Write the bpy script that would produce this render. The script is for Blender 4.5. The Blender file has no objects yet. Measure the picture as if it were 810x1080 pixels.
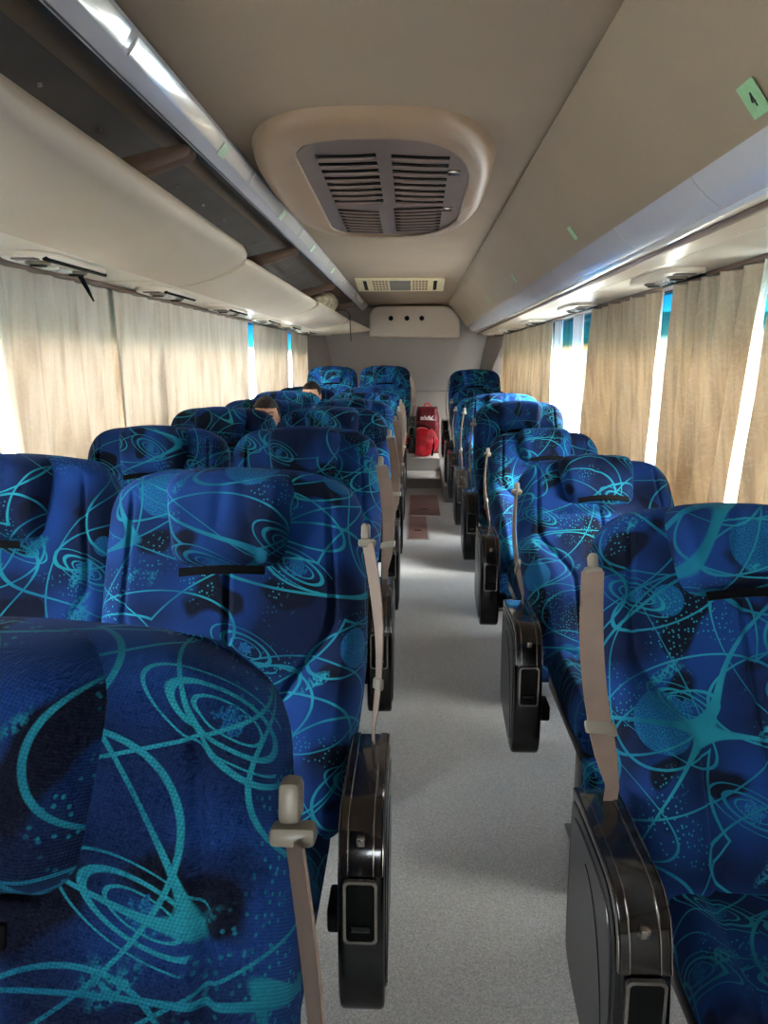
import bpy, bmesh, math, random
from mathutils import Vector, Matrix, noise as mnoise
R = math.radians
random.seed(7)
sc = bpy.context.scene
COL = sc.collection
FZ = 1.38            # camera height above the coach floor
CX = -0.10           # centre line of the coach
WL, WR = -1.29, 1.07 # inner faces of the side walls
YF, YR = -4.6, 9.6
YS = .60           # side windows start here   # front and rear walls

# ------------------------------------------------------------------ materials
def srgb(r, g, b):
    f = lambda c: (c/255/12.92 if c/255 <= .04045 else ((c/255+.055)/1.055)**2.4)
    return (f(r), f(g), f(b), 1)

class NT:
    def __init__(s, name):
        s.m = bpy.data.materials.new(name); s.m.use_nodes = True
        s.t = s.m.node_tree; s.t.nodes.clear()
        s.out = s.n('ShaderNodeOutputMaterial')
    def n(s, kind, **kw):
        nd = s.t.nodes.new(kind)
        for k, v in kw.items(): setattr(nd, k, v)
        return nd
    def l(s, a, b): s.t.links.new(a, b)
    def put(s, sock, v):
        if hasattr(v, 'is_linked'): s.l(v, sock)
        else: sock.default_value = v
    def math(s, op, a, b=0.0, c=0.0, clamp=False):
        nd = s.n('ShaderNodeMath', operation=op); nd.use_clamp = clamp
        s.put(nd.inputs[0], a); s.put(nd.inputs[1], b); s.put(nd.inputs[2], c)
        return nd.outputs[0]
    def mix(s, f, a, b):
        nd = s.n('ShaderNodeMix', data_type='RGBA')
        s.put(nd.inputs[0], f); s.put(nd.inputs[6], a); s.put(nd.inputs[7], b)
        return nd.outputs[2]
    def xyz(s, x, y, z=0.0):
        nd = s.n('ShaderNodeCombineXYZ')
        s.put(nd.inputs[0], x); s.put(nd.inputs[1], y); s.put(nd.inputs[2], z)
        return nd.outputs[0]
    def sep(s, v):
        nd = s.n('ShaderNodeSeparateXYZ'); s.l(v, nd.inputs[0]); return nd.outputs
    def noise(s, vec, scale, detail=2.0, rough=.5):
        nd = s.n('ShaderNodeTexNoise')
        if vec is not None: s.l(vec, nd.inputs['Vector'])
        nd.inputs['Scale'].default_value = scale; nd.inputs['Detail'].default_value = detail
        nd.inputs['Roughness'].default_value = rough
        return nd.outputs[0]
    def step(s, x, lo, hi):
        nd = s.n('ShaderNodeMapRange'); nd.clamp = True
        s.put(nd.inputs[0], x); nd.inputs[1].default_value = lo; nd.inputs[2].default_value = hi
        return nd.outputs[0]
    def bsdf(s, **kw):
        b = s.n('ShaderNodeBsdfPrincipled')
        for k, v in kw.items(): s.put(b.inputs[k.replace('_', ' ')], v)
        s.l(b.outputs[0], s.out.inputs[0]); return b
    def bump(s, h, strength=.3, dist=.002):
        b = s.n('ShaderNodeBump'); b.inputs['Strength'].default_value = strength
        b.inputs['Distance'].default_value = dist; s.l(h, b.inputs['Height']); return b.outputs[0]
    def obj(s): return s.n('ShaderNodeTexCoord').outputs['Object']

def plain(name, rgb, rough=.5, metal=0.0, var=.08, scale=6.0, bump=0.0, bscale=200, coat=0.0, spec=.5):
    t = NT(name); co = t.obj()
    n = t.noise(co, scale, 3)
    c = srgb(*rgb); d = tuple(x*(1-var*2) for x in c[:3])+(1,)
    col = t.mix(t.step(n, .35, .65), d, c)
    b = t.bsdf(Base_Color=col, Roughness=rough, Metallic=metal)
    b.inputs['Coat Weight'].default_value = coat; b.inputs['Specular IOR Level'].default_value = spec
    if bump: t.l(t.bump(t.noise(co, bscale, 2), bump), b.inputs['Normal'])
    return t.m

def fabric():
    t = NT('galaxy_fabric'); X, Z, _ = t.sep(t.n('ShaderNodeAttribute', attribute_name='pat').outputs['Vector'])
    oi = t.n('ShaderNodeObjectInfo').outputs['Random']
    u = t.math('ADD', X, t.math('MULTIPLY', oi, 23.0))
    v = t.math('ADD', Z, t.math('MULTIPLY', oi, 61.0))
    p = t.xyz(u, v)
    def rot(a, sx, sy, ox=0., oy=0.):
        ca, sa = math.cos(a), math.sin(a)
        x = t.math('ADD', t.math('MULTIPLY', u, ca*sx), t.math('MULTIPLY_ADD', v, sa*sx, ox))
        y = t.math('ADD', t.math('MULTIPLY', u, -sa*sy), t.math('MULTIPLY_ADD', v, ca*sy, oy))
        return t.xyz(x, y)
    def vor(vec, scale, rnd=.8):
        nd = t.n('ShaderNodeTexVoronoi', voronoi_dimensions='2D'); t.l(vec, nd.inputs['Vector'])
        nd.inputs['Scale'].default_value = scale; nd.inputs['Randomness'].default_value = rnd
        return nd
    def line(x, c, w):   # 1 where |x-c|<w
        return t.math('SUBTRACT', 1.0, t.step(t.math('ABSOLUTE', t.math('SUBTRACT', x, c)), w*.8, w*1.2))
    mx = lambda a, b: t.math('MAXIMUM', a, b)
    # woven base: navy and royal patches with a fine diagonal rib
    big = t.noise(p, 5.0, 1)
    base = t.mix(t.step(big, .40, .58), srgb(9, 26, 62), srgb(20, 60, 128))
    base = t.mix(t.step(t.noise(p, 9.0, 1), .58, .63), base, srgb(8, 14, 36))
    # long sweeping orbit lines
    acc = None
    for a, sx, sy, ox, r, w in ((.4, 1, 1.9, 3., .66, .0055), (-.55, 1.6, 1, 11., .58, .0045), (.1, 1.1, 2.3, 17., .60, .006)):
        vd = vor(rot(a, sx, sy, ox, ox*.7), 1.75, .7)
        L = line(vd.outputs['Distance'], r*.62, w)
        acc = L if acc is None else mx(acc, L)
    n1 = t.noise(rot(.25, .7, 1.5, 1., 2.), 1.9, 0); f1 = t.math('FRACT', t.math('MULTIPLY', n1, 4.0)); acc = mx(acc, line(f1, .5, .012))
    n2 = t.noise(rot(-.6, .8, 1.7, 4., 9.), 2.0, 0); f2 = t.math('FRACT', t.math('MULTIPLY', n2, 4.0)); acc = mx(acc, line(f2, .5, .009))
    # ringed planets
    def planets(scale, rad, ring, thr, tilt, ox):
        q = rot(tilt, 1, 1, ox, ox*1.3)
        vd = vor(q, scale, .55)
        loc = t.n('ShaderNodeVectorMath', operation='SUBTRACT'); t.l(q, loc.inputs[0]); t.l(vd.outputs['Position'], loc.inputs[1])
        lx, ly, _ = t.sep(loc.outputs[0]); rnd = t.sep(vd.outputs['Color'])
        dd = t.math('SQRT', t.math('ADD', t.math('MULTIPLY', lx, lx), t.math('MULTIPLY', ly, ly)))
        on = t.step(rnd[0], thr, thr+.01)
        rr = t.math('MULTIPLY', t.math('MULTIPLY_ADD', rnd[1], .7, .5), rad)
        if scale > 4: rr = t.math('ADD', rr, t.math('MULTIPLY', t.math('SUBTRACT', t.noise(p, 130., 1), .42), .03))
        disc = t.math('MULTIPLY', t.step(t.math('SUBTRACT', rr, dd), 0, .003), on)
        out = disc
        rg = None
        if ring:
            ly3 = t.math('MULTIPLY', ly, 2.6)
            de = t.math('SQRT', t.math('ADD', t.math('MULTIPLY', lx, lx), t.math('MULTIPLY', ly3, ly3)))
            rg = line(de, ring, .0045)
            if scale > 4: rg = mx(mx(rg, line(de, ring*.62, .0022)), line(de, ring*1.45, .0022))
            rg = t.math('MULTIPLY', rg, on)
            front = t.math('MAXIMUM', t.math('SUBTRACT', 1.0, disc), t.step(t.math('MULTIPLY', ly, -1.0), 0, .002))
            rg = t.math('MULTIPLY', rg, front)
        return disc, rg
    d1, r1 = planets(2.9, .050, .115, .2, .35, 2.)
    d2, r2 = planets(6.5, .016, .055, .5, -.5, 7.)
    acc = mx(mx(acc, r1), r2)
    # comet splashes and star dust
    sp = t.math('MULTIPLY', t.step(t.noise(rot(.7, 3., 8., 2., 3.), 1.9, 2), .66, .70), t.step(t.noise(p, 150., 1), .42, .52))
    vs_ = vor(p, 105., 1.0)
    st = t.math('MULTIPLY', t.math('MULTIPLY', t.step(t.sep(vs_.outputs['Color'])[0], .40, .41), t.math('SUBTRACT', 1.0, t.step(vs_.outputs['Distance'], .14, .24))), t.step(t.noise(p, 6.5, 1), .54, .6))
    acc = mx(acc, mx(sp, st))
    tone = t.noise(p, 7., 1)
    cyan = t.mix(t.step(tone, .38, .62), srgb(12, 108, 134), srgb(34, 150, 168))
    speck = t.step(t.noise(p, 420., 1), .4, .6)
    pl = t.mix(speck, srgb(14, 58, 132), srgb(24, 116, 152))
    col = t.mix(mx(d1, d2), base, pl)
    col = t.mix(acc, col, cyan)
    rib = t.math('SINE', t.math('MULTIPLY', t.math('ADD', u, t.math('MULTIPLY', v, .6)), 1150.))
    rib2 = t.math('SINE', t.math('MULTIPLY', t.math('SUBTRACT', v, t.math('MULTIPLY', u, .5)), 1500.))
    wv = t.math('MULTIPLY', rib, rib2)
    sc_ = t.math('MULTIPLY_ADD', wv, .22, .82)
    hs = t.n('ShaderNodeVectorMath', operation='SCALE'); t.l(col, hs.inputs[0]); t.l(sc_, hs.inputs['Scale'])
    b = t.bsdf(Base_Color=hs.outputs[0], Roughness=.85)
    b.inputs['Sheen Weight'].default_value = .14; b.inputs['Sheen Roughness'].default_value = .4
    b.inputs['Sheen Tint'].default_value = srgb(90, 150, 255); b.inputs['Specular IOR Level'].default_value = .2
    h = t.math('ADD', wv, t.math('MULTIPLY', t.noise(p, 60, 2), 1.2))
    t.l(t.bump(h, .35, .0015), b.inputs['Normal'])
    return t.m

def curtain_mat(name, c1, c2, trans, streak=.55):
    t = NT(name); co = t.obj(); X, Y, Z = t.sep(co)
    p = t.xyz(Y, Z)
    nn = t.noise(p, 19.0, 1.5)
    fr = t.math('ABSOLUTE', t.math('SUBTRACT', t.math('FRACT', t.math('MULTIPLY', nn, 7.0)), .5))
    dam = t.math('SUBTRACT', 1.0, t.step(fr, .06, .16))
    stain = t.step(t.noise(t.xyz(t.math('MULTIPLY', Y, 9.), t.math('MULTIPLY', Z, 1.6)), 1.6, 4), .45, .72)
    col = t.mix(stain, srgb(*c1), srgb(*c2))
    fine = t.noise(t.xyz(t.math('MULTIPLY', Y, 26.), t.math('MULTIPLY', Z, .9)), 1.6, 3)  # pleat seams and fold shade painted in as darker vertical streaks
    col = t.mix(t.math('MULTIPLY', t.step(fine, .46, .66), streak), col, tuple(x*.72 for x in srgb(*c2)[:3])+(1,))
    col = t.mix(t.math('MULTIPLY', dam, .11), col, (1, .98, .95, 1))
    d = t.n('ShaderNodeBsdfDiffuse'); t.l(col, d.inputs[0])
    tr = t.n('ShaderNodeBsdfTranslucent'); t.l(col, tr.inputs[0])
    mxs = t.n('ShaderNodeMixShader'); mxs.inputs[0].default_value = trans
    t.l(d.outputs[0], mxs.inputs[1]); t.l(tr.outputs[0], mxs.inputs[2]); t.l(mxs.outputs[0], t.out.inputs[0])
    return t.m

def glass_mat(name, tint):
    t = NT(name); Z = t.sep(t.obj())[2]
    tr = t.n('ShaderNodeBsdfTransparent')
    if tint:
        col = t.mix(t.step(Z, 1.44, 1.50), (.90, .93, .94, 1), t.mix(t.step(Z, 1.48, 1.66), (.06, .26, .32, 1), (.028, .13, .205, 1)))
        t.l(col, tr.inputs[0])
    else: tr.inputs[0].default_value = (.95, .97, .97, 1)
    gl = t.n('ShaderNodeBsdfGlossy'); gl.inputs['Roughness'].default_value = .02
    lw_ = t.n('ShaderNodeLayerWeight'); lw_.inputs[0].default_value = .5
    fr = t.math('MULTIPLY_ADD', t.math('POWER', lw_.outputs['Facing'], 5.0), .22, .02)
    m = t.n('ShaderNodeMixShader'); t.l(fr, m.inputs[0]); t.l(tr.outputs[0], m.inputs[1]); t.l(gl.outputs[0], m.inputs[2])
    t.l(m.outputs[0], t.out.inputs[0]); return t.m

def floor_mat():
    t = NT('speckled_vinyl'); co = t.obj()
    n = t.noise(co, 190, 2, .7); n2 = t.noise(co, 2.2, 3)
    v = t.n('ShaderNodeTexVoronoi'); t.l(co, v.inputs['Vector']); v.inputs['Scale'].default_value = 330
    r = t.sep(v.outputs['Color'])[0]
    col = t.mix(t.step(r, .0, 1.), srgb(166, 165, 165), srgb(212, 210, 206))
    col = t.mix(t.math('MULTIPLY', t.step(n, .55, .7), .4), col, srgb(120, 120, 124))
    col = t.mix(t.math('MULTIPLY', t.step(n2, .52, .75), .25), col, srgb(140, 132, 124))
    b = t.bsdf(Base_Color=col, Roughness=.42); b.inputs['Specular IOR Level'].default_value = .4
    t.l(t.bump(n, .1, .001), b.inputs['Normal']); return t.m

M = dict(
    fabric=fabric(), floor=floor_mat(),
    ceil=plain('ceiling_fabric', (156, 137, 117), .85, bump=.1, bscale=400, var=.05, scale=1.5),
    locker=plain('beige_locker_panel', (154, 135, 112), .6, var=.04, scale=2, bump=.05, bscale=300),
    tray=plain('beige_moulded_plastic', (205, 190, 170), .5, var=.03, scale=3),
    strip=plain('cream_service_panel', (226, 216, 200), .3, var=.04, scale=3),
    fascia=plain('pale_lavender_plastic', (200, 198, 204), .22, var=.04, scale=3, coat=.4),
    lens=plain('glossy_lamp_lens', (226, 224, 220), .12, var=.03, scale=3, coat=.6),
    dgrey=plain('dark_grey_profile', (86, 80, 78), .5, var=.05),
    mgrey=plain('grey_rack_panel', (112, 106, 102), .55, var=.1, scale=5),
    bracket=plain('brown_bracket_plastic', (118, 92, 74), .45),
    rear=plain('grey_rear_panel', (152, 144, 138), .7, var=.04, scale=2),
    rearbox=plain('beige_rear_box', (192, 178, 162), .55, var=.04, scale=2),
    pillar=plain('taupe_pillar_panel', (140, 130, 124), .7, var=.05, scale=2),
    wall=plain('grey_side_wall', (150, 146, 142), .75, var=.05, scale=3),
    black=plain('glossy_black_plastic', (16, 14, 14), .2, var=.1, coat=.12, spec=.32),
    cover=plain('glossy_dark_lid', (26, 21, 19), .12, var=.1, coat=.3, spec=.4),
    sidep=plain('charcoal_side_panel', (40, 39, 42), .3, var=.1, coat=.1, spec=.3),
    chrome=plain('worn_silver_edge', (150, 142, 134), .25, metal=.9, var=.15, scale=30),
    hole=plain('dark_recess', (8, 8, 8), .6, spec=.12),
    web=plain('beige_belt_webbing', (138, 117, 104), .8, var=.06, scale=20, bump=.3, bscale=500),
    bplast=plain('beige_belt_plastic', (140, 131, 117), .35, var=.05),
    strap=plain('black_elastic', (10, 10, 12), .8, spec=.08),
    metal=plain('grey_seat_metal', (120, 120, 120), .4, metal=.6, var=.1),
    frame=plain('black_window_gasket', (25, 25, 27), .5),
    grille=plain('bronze_grille_metal', (122, 104, 96), .4, metal=.15, var=.06, scale=4),
    ring=plain('beige_vent_surround', (158, 132, 107), .45, var=.03, scale=3),
    ivory=plain('ivory_lamp_plastic', (220, 204, 160), .4, var=.05),
    green=plain('green_sticker', (150, 200, 150), .5, var=.08, scale=60),
    pgreen=plain('faded_green_sticker', (176, 206, 176), .4, var=.08, scale=60),
    ink=plain('black_ink', (20, 24, 20), .6),
    red=plain('bright_red_nylon', (238, 30, 54), .45, var=.2, scale=14, bump=.6, bscale=25),
    dred=plain('dark_red_nylon', (104, 14, 28), .5, var=.2, scale=14, bump=.5, bscale=25),
    white=plain('white_print', (235, 232, 230), .5),
    hatch=plain('brown_floor_hatch', (128, 96, 88), .4, var=.16, scale=5),
    alu=plain('aluminium_edging', (190, 188, 184), .35, metal=.7),
    tread=plain('lit_step_tread', (205, 202, 198), .5), riser=plain('grey_step_riser', (150, 145, 142), .6),  # tread paler than riser: light from above put into the colour
    skin=plain('skin', (206, 152, 124), .55, var=.06, scale=20), hair=plain('dark_brown_hair', (30, 20, 16), .5, var=.3, scale=40, bump=.6, bscale=90),
    shirt=plain('grey_shirt', (90, 96, 110), .9), bshirt=plain('pale_blue_shirt', (96, 130, 196), .9), trous=plain('dark_trousers', (32, 34, 42), .9),
    lips=plain('lips', (150, 84, 76), .5), eye=plain('dark_eye', (24, 16, 14), .2),
    bagc=plain('patterned_cloth', (196, 180, 150), .9, var=.3, scale=18),
    curl=curtain_mat('cream_damask_curtain', (232, 222, 208), (208, 192, 172), .21, .25),
    curr=curtain_mat('tan_damask_curtain', (218, 202, 176), (188, 168, 142), .165),
    sheer=curtain_mat('white_sheer_curtain', (236, 236, 238), (226, 226, 230), .35),
    glass=glass_mat('tinted_window_glass', True), clear=glass_mat('clear_windscreen_glass', False),
    concrete=plain('pale_concrete', (206, 204, 198), .9, var=.06, scale=.6),
    orange=plain('orange_fascia', (130, 74, 22), .6), cream=plain('cream_render', (120, 112, 96), .8), pink=plain('pink_shutter', (120, 60, 70), .6), win=plain('grey_shop_glass', (62, 66, 70), .3),
)

# ------------------------------------------------------------------ mesh helpers
class MB:
    def __init__(s): s.v = []; s.f = []
    def add(s, vs, fs):
        o = len(s.v); s.v += [tuple(v) for v in vs]; s.f += [tuple(i+o for i in f) for f in fs]; return s
    def addb(s, bm):
        bm.verts.index_update(); vs = [v.co.copy() for v in bm.verts]; fs = [[v.index for v in f.verts] for f in bm.faces]
        bm.free(); return s.add(vs, fs)
    def box(s, x0, x1, y0, y1, z0, z1, bev=0.0, seg=2):
        bm = bmesh.new(); bmesh.ops.create_cube(bm, size=1)
        for v in bm.verts: v.co = Vector(((x0+x1)/2+v.co.x*(x1-x0), (y0+y1)/2+v.co.y*(y1-y0), (z0+z1)/2+v.co.z*(z1-z0)))
        if bev: bmesh.ops.bevel(bm, geom=list(bm.edges), offset=bev, segments=seg, affect='EDGES', profile=.5)
        return s.addb(bm)
    def prism(s, pts, a0, a1, axis='y', bev=0.0, seg=2):
        """closed 2-D outline extruded along an axis: 'y' pts are (x,z), 'x' pts are (y,z), 'z' pts are (x,y)"""
        def mk(p, a): return {'y': (p[0], a, p[1]), 'x': (a, p[0], p[1]), 'z': (p[0], p[1], a)}[axis]
        bm = bmesh.new()
        A = [bm.verts.new(mk(p, a0)) for p in pts]; B = [bm.verts.new(mk(p, a1)) for p in pts]; n = len(pts)
        fa = bm.faces.new(A); fb = bm.faces.new(B[::-1])
        for i in range(n): bm.faces.new((A[i], B[i], B[(i+1) % n], A[(i+1) % n]))
        bmesh.ops.recalc_face_normals(bm, faces=list(bm.faces))
        if bev: bmesh.ops.bevel(bm, geom=list(fa.edges)+list(fb.edges), offset=bev, segments=seg, affect='EDGES', profile=.5)
        return s.addb(bm)
    def strip(s, pts, y0, y1, th, ny=1):
        """open cross-section line (x,z) swept along y and given a thickness on its upper side"""
        n = len(pts); nor = []
        for i in range(n):
            a = Vector(pts[max(i-1, 0)]); b = Vector(pts[min(i+1, n-1)]); d = (b-a).normalized(); nor.append(Vector((-d.y, d.x)))
        up = [(p[0]+m.x*th, p[1]+m.y*th) for p, m in zip(pts, nor)]
        return s.prism(list(pts)+up[::-1], y0, y1, 'y')
    def tube(s, path, rad, n=8, cap=True):
        path = [Vector(p) for p in path]; rs = rad if hasattr(rad, '__len__') else [rad]*len(path); vs = []; fs = []
        for i, p in enumerate(path):
            d = (path[min(i+1, len(path)-1)]-path[max(i-1, 0)]).normalized()
            a = d.cross(Vector((0, 0, 1))); a = a.normalized() if a.length > 1e-3 else Vector((1, 0, 0)); b = d.cross(a)
            for k in range(n):
                t = 2*math.pi*k/n; vs.append(p+(a*math.cos(t)+b*math.sin(t))*rs[i])
        for i in range(len(path)-1):
            for k in range(n): fs.append((i*n+k, i*n+(k+1) % n, (i+1)*n+(k+1) % n, (i+1)*n+k))
        if cap: fs += [tuple(range(n))[::-1], tuple(range((len(path)-1)*n, len(path)*n))]
        return s.add(vs, fs)
    def ribbon(s, pts, wid, th):
        """pts: centres, wid: one half-width vector per centre"""
        vs = []; n = len(pts); fs = []
        for i in range(n):
            p = Vector(pts[i]); w = Vector(wid[i]); d = (Vector(pts[min(i+1, n-1)])-Vector(pts[max(i-1, 0)])).normalized()
            m = d.cross(w).normalized()*th/2
            vs += [p-w-m, p+w-m, p+w+m, p-w+m]
        for i in range(n-1):
            for k in range(4): fs.append((i*4+k, i*4+(k+1) % 4, i*4+4+(k+1) % 4, i*4+4+k))
        fs += [(3, 2, 1, 0), (n*4-4, n*4-3, n*4-2, n*4-1)]
        return s.add(vs, fs)
    def ball(s, c, r, u=20, v=12):
        bm = bmesh.new(); bmesh.ops.create_uvsphere(bm, u_segments=u, v_segments=v, radius=1)
        r = r if hasattr(r, '__len__') else (r, r, r)
        for w in bm.verts: w.co = Vector((c[0]+w.co.x*r[0], c[1]+w.co.y*r[1], c[2]+w.co.z*r[2]))
        return s.addb(bm)
    def disc(s, c, axis, r, h, n=20, bev=0.0):
        """short cylinder from c along axis"""
        ax = Vector(axis).normalized(); q = Vector((0, 0, 1)).rotation_difference(ax)
        bm = bmesh.new(); bmesh.ops.create_cone(bm, cap_ends=True, segments=n, radius1=r, radius2=r, depth=h)
        if bev: bmesh.ops.bevel(bm, geom=[e for e in bm.edges if len(e.link_faces) == 2 and any(len(f.verts) > 4 for f in e.link_faces)], offset=bev, segments=2, affect='EDGES')
        for w in bm.verts: w.co = q @ (w.co+Vector((0, 0, h/2)))+Vector(c)
        return s.addb(bm)
    def mesh(s, name, mat, smooth=True, sharp=40, merge=1e-5):
        me = bpy.data.meshes.new(name); me.from_pydata(s.v, [], s.f)
        if hasattr(s, 'pat') and len(s.pat) == len(s.v):
            at = me.attributes.new('pat', 'FLOAT_VECTOR', 'POINT'); at.data.foreach_set('vector', [c for q in s.pat for c in q])
        bm = bmesh.new(); bm.from_mesh(me)
        if merge: bmesh.ops.remove_doubles(bm, verts=bm.verts, dist=merge)
        bmesh.ops.recalc_face_normals(bm, faces=bm.faces)
        for f in bm.faces: f.smooth = smooth
        if smooth:
            for e in bm.edges:
                if len(e.link_faces) == 2 and e.calc_face_angle(0) > R(sharp): e.smooth = False
        bm.to_mesh(me); bm.free(); me.materials.append(M[mat] if isinstance(mat, str) else mat)
        return me
    def build(s, name, mat, parent=None, **kw): return link(name, s.mesh(name, mat, **kw), parent)

def link(name, me, parent=None, loc=None, rot=None):
    o = bpy.data.objects.new(name, me); COL.objects.link(o)
    if parent: o.parent = parent
    if loc: o.location = loc
    if rot: o.rotation_euler = rot
    return o
def tag(o, label=None, cat=None, group=None, kind=None):
    for k, v in (('label', label), ('category', cat), ('group', group), ('kind', kind)):
        if v: o[k] = v
    return o
def empty(name, loc=(0, 0, 0), rz=0.0):
    o = bpy.data.objects.new(name, None); COL.objects.link(o); o.location = loc; o.rotation_euler = (0, 0, rz); o.empty_display_size = .1
    return o
def struct(o, label, cat): return tag(o, label, cat, kind='structure')

def sstep(a, b, x):
    t = min(max((x-a)/(b-a), 0), 1); return t*t*(3-2*t)
def pad(hw, z0, z1, front, back, rad, nx, nz, crown=0.0, dn=.75):
    """stuffed pad in the x-z plane: half width hw(z), front/back(x,z) depth, round edges"""
    den = lambda t: t-dn*math.sin(2*math.pi*t)/(2*math.pi)
    vs = []; fs = []; pat = []
    for side in (-1, 1):
        for i in range(nz+1):
            z = z0+(z1-z0)*den(i/nz); w = hw(z)
            for j in range(nx+1):
                x = w*(2*den(j/nx)-1); ex = w-abs(x); ez = min(z-z0, z1-z)
                e = rad-math.hypot(rad-ex, rad-ez) if ex < rad and ez < rad else min(ex, ez, rad)
                e = max(e, 0); k = math.sqrt(max(0, 1-(1-e/rad)**2))
                y = -front(x, z)*k if side < 0 else back(x, z)*k
                zz = z+crown*(1-(x/w)**2)*sstep(z0, z1, z)
                vs.append((x, y, zz))
                q = (1-k if side < 0 else 1+k)*.05; wx = ez/(ex+ez+1e-6) if ex+ez > 0 else .5
                pat.append((x+math.copysign(q*wx, x), z+(q*(1-wx) if z > (z0+z1)/2 else -q*(1-wx)), 0))
        o = 0 if side < 0 else (nz+1)*(nx+1)
        for i in range(nz):
            for j in range(nx):
                a = o+i*(nx+1)+j; q = (a, a+1, a+nx+2, a+nx+1); fs.append(q if side < 0 else q[::-1])
    m = MB().add(vs, fs); m.pat = pat; return m

# ------------------------------------------------------------------ coach shell
st = struct
f = MB(); f.box(WL-.05, WR+.05, YF, YR, -.06, 0)
st(f.build('floor', 'floor', smooth=False), 'grey speckled vinyl floor of the coach aisle', 'floor')
c = MB(); c.box(WL-.08, WR+.08, YF, YR, FZ+.65, FZ+.70)
st(c.build('ceiling', 'ceil', smooth=False), 'beige fabric covered coach ceiling', 'ceiling')
for nm, x0, x1 in (('wall_left', WL-.06, WL), ('wall_right', WR, WR+.06)):
    w = MB(); ys = YS if x0 < 0 else 1.45; w.box(x0, x1, ys, YR, 0, .76); w.box(x0, x1, ys, YR, FZ+.31, FZ+.66); w.box(x0, x1, YF, ys, 0, FZ+.66)  # unseen front stretch left windowless to cut the light near the camera
    st(w.build(nm, 'wall', smooth=False), 'grey coach side wall below and above the windows on the %s' % nm[5:], 'wall')
w = MB(); w.box(WL-.06, WR+.06, YF-.06, YF, 0, 1.05); w.box(WL-.06, WR+.06, YF-.06, YF, 1.75, 2.08)  # unseen; windscreen opening kept low to weaken the front light
st(w.build('wall_front', 'wall', smooth=False), 'front bulkhead of the coach under the windscreen', 'wall')
# rear wall: centre panel with slanted edges, two corner pillar panels, a seam
w = MB(); w.box(WL-.06, WR+.06, YR, YR+.06, 0, FZ+.66)
st(w.build('wall_rear', 'rear', smooth=False), 'plain grey rear wall of the coach', 'wall')
for i, (xw, s) in enumerate(((WL, 1), (WR, -1))):
    p = MB()
    a, b = [(0, 0), (.42, 0), (.20, 1), (0, 1)], FZ+.31
    vs = []
    for (dx, t) in a: vs.append((xw+s*dx, YR-.42*(1-dx/.45)*(1 if dx < .1 else 1) if dx < .1 else YR-.002, .60+t*(b-.60)))
    vs2 = [(v[0]-0*s, v[1]+.012, v[2]) for v in vs]
    p.add(vs+vs2, [(0, 1, 2, 3), (7, 6, 5, 4), (0, 4, 5, 1), (1, 5, 6, 2), (2, 6, 7, 3), (3, 7, 4, 0)])
    st(p.build('trim_%d' % (i+1), 'pillar', smooth=False), 'taupe slanted corner panel at the %s end of the rear wall' % ('left' if s > 0 else 'right'), 'trim')
p = MB(); p.box(-.85, .70, YR-.02, YR, FZ-.36, FZ-.345, .003)
st(p.build('trim_3', 'pillar'), 'thin horizontal seam strip across the rear wall', 'trim')
# service strips under the racks
for i, (xa, xb) in enumerate(((WL, -1.0), (.80, WR))):
    p = MB(); p.box(xa, xb, YF, YR-.25, FZ+.305, FZ+.325)
    for y in (1.9, 3.05, 4.2, 5.3, 6.6, 8.0): p.box(xa+.01, xb-.01, y, y+.006, FZ+.303, FZ+.306)
    st(p.build('trim_%d' % (4+i), 'strip', smooth=False), 'cream service strip above the %s windows' % ('left' if i == 0 else 'right'), 'trim')
# curtain rails
for i, x in enumerate((WL+.035, WR-.035)):
    p = MB(); p.box(x-.028, x+.028, YF, YR-.3, FZ+.290, FZ+.305, .004)
    st(p.build('trim_%d' % (6+i), 'bracket'), 'brown curtain rail along the %s windows' % ('left' if i == 0 else 'right'), 'trim')
# windows
n = 0
for xw, s in ((WL-.03, -1), (WR+.03, 1)):
    cuts = [1.50, 1.95, 3.9, 6.25, 8.1, 9.55] if s > 0 else [.65, 1.95, 3.9, 5.75, 7.7, 9.55]
    for a, b in zip(cuts, cuts[1:]):
        n += 1
        g = MB().box(xw-.004, xw+.004, a+.01, b-.01, .76, FZ+.32).build('window_%d' % n, 'glass', smooth=False)
        st(g, 'coach side window with a blue tinted top band, pane %d on the %s' % ((n-1) % 5+1, 'left' if s < 0 else 'right'), 'window')
        fr = MB()
        fr.box(xw-.02, xw+.02, a-.03, a+.03, .74, FZ+.33); fr.box(xw-.02, xw+.02, b-.03, b+.03, .74, FZ+.33)
        fr.box(xw-.02, xw+.02, a, b, .74, .79); fr.box(xw-.02, xw+.02, a, b, FZ+.29, FZ+.33)
        fr.build('window_frame', 'frame', g, smooth=False)
n += 1
g = MB().box(WL, WR, YF-.04, YF-.03, 1.05, 1.75).build('window_%d' % n, 'clear', smooth=False)
st(g, 'clear front windscreen of the coach', 'window')
# raised rear deck and steps in the aisle
RH = .17
d = MB(); d.box(WL, -.10, 7.55, YR, 0, RH, .01); d.box(.30, WR, 7.55, YR, 0, RH, .01)
st(d.build('trim_8', 'riser', smooth=False), 'raised rear deck carrying the last seats', 'deck')
s1 = MB().box(-.10, .30, 8.40, 9.02, 0, .107, .006).build('trim_9', 'riser', smooth=False)
st(s1, 'lower grey step at the rear end of the aisle', 'step')
MB().box(-.095, .295, 8.395, 8.99, .107, .115, .003).build('step_tread', 'tread', s1)
s2 = MB().box(-.10, .30, 9.0, YR, 0, .258, .006).build('trim_10', 'riser', smooth=False)
st(s2, 'upper grey step under the red bags', 'step')
MB().box(-.095, .295, 8.995, YR, .258, .264, .003).build('step_tread', 'tread', s2)

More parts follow.
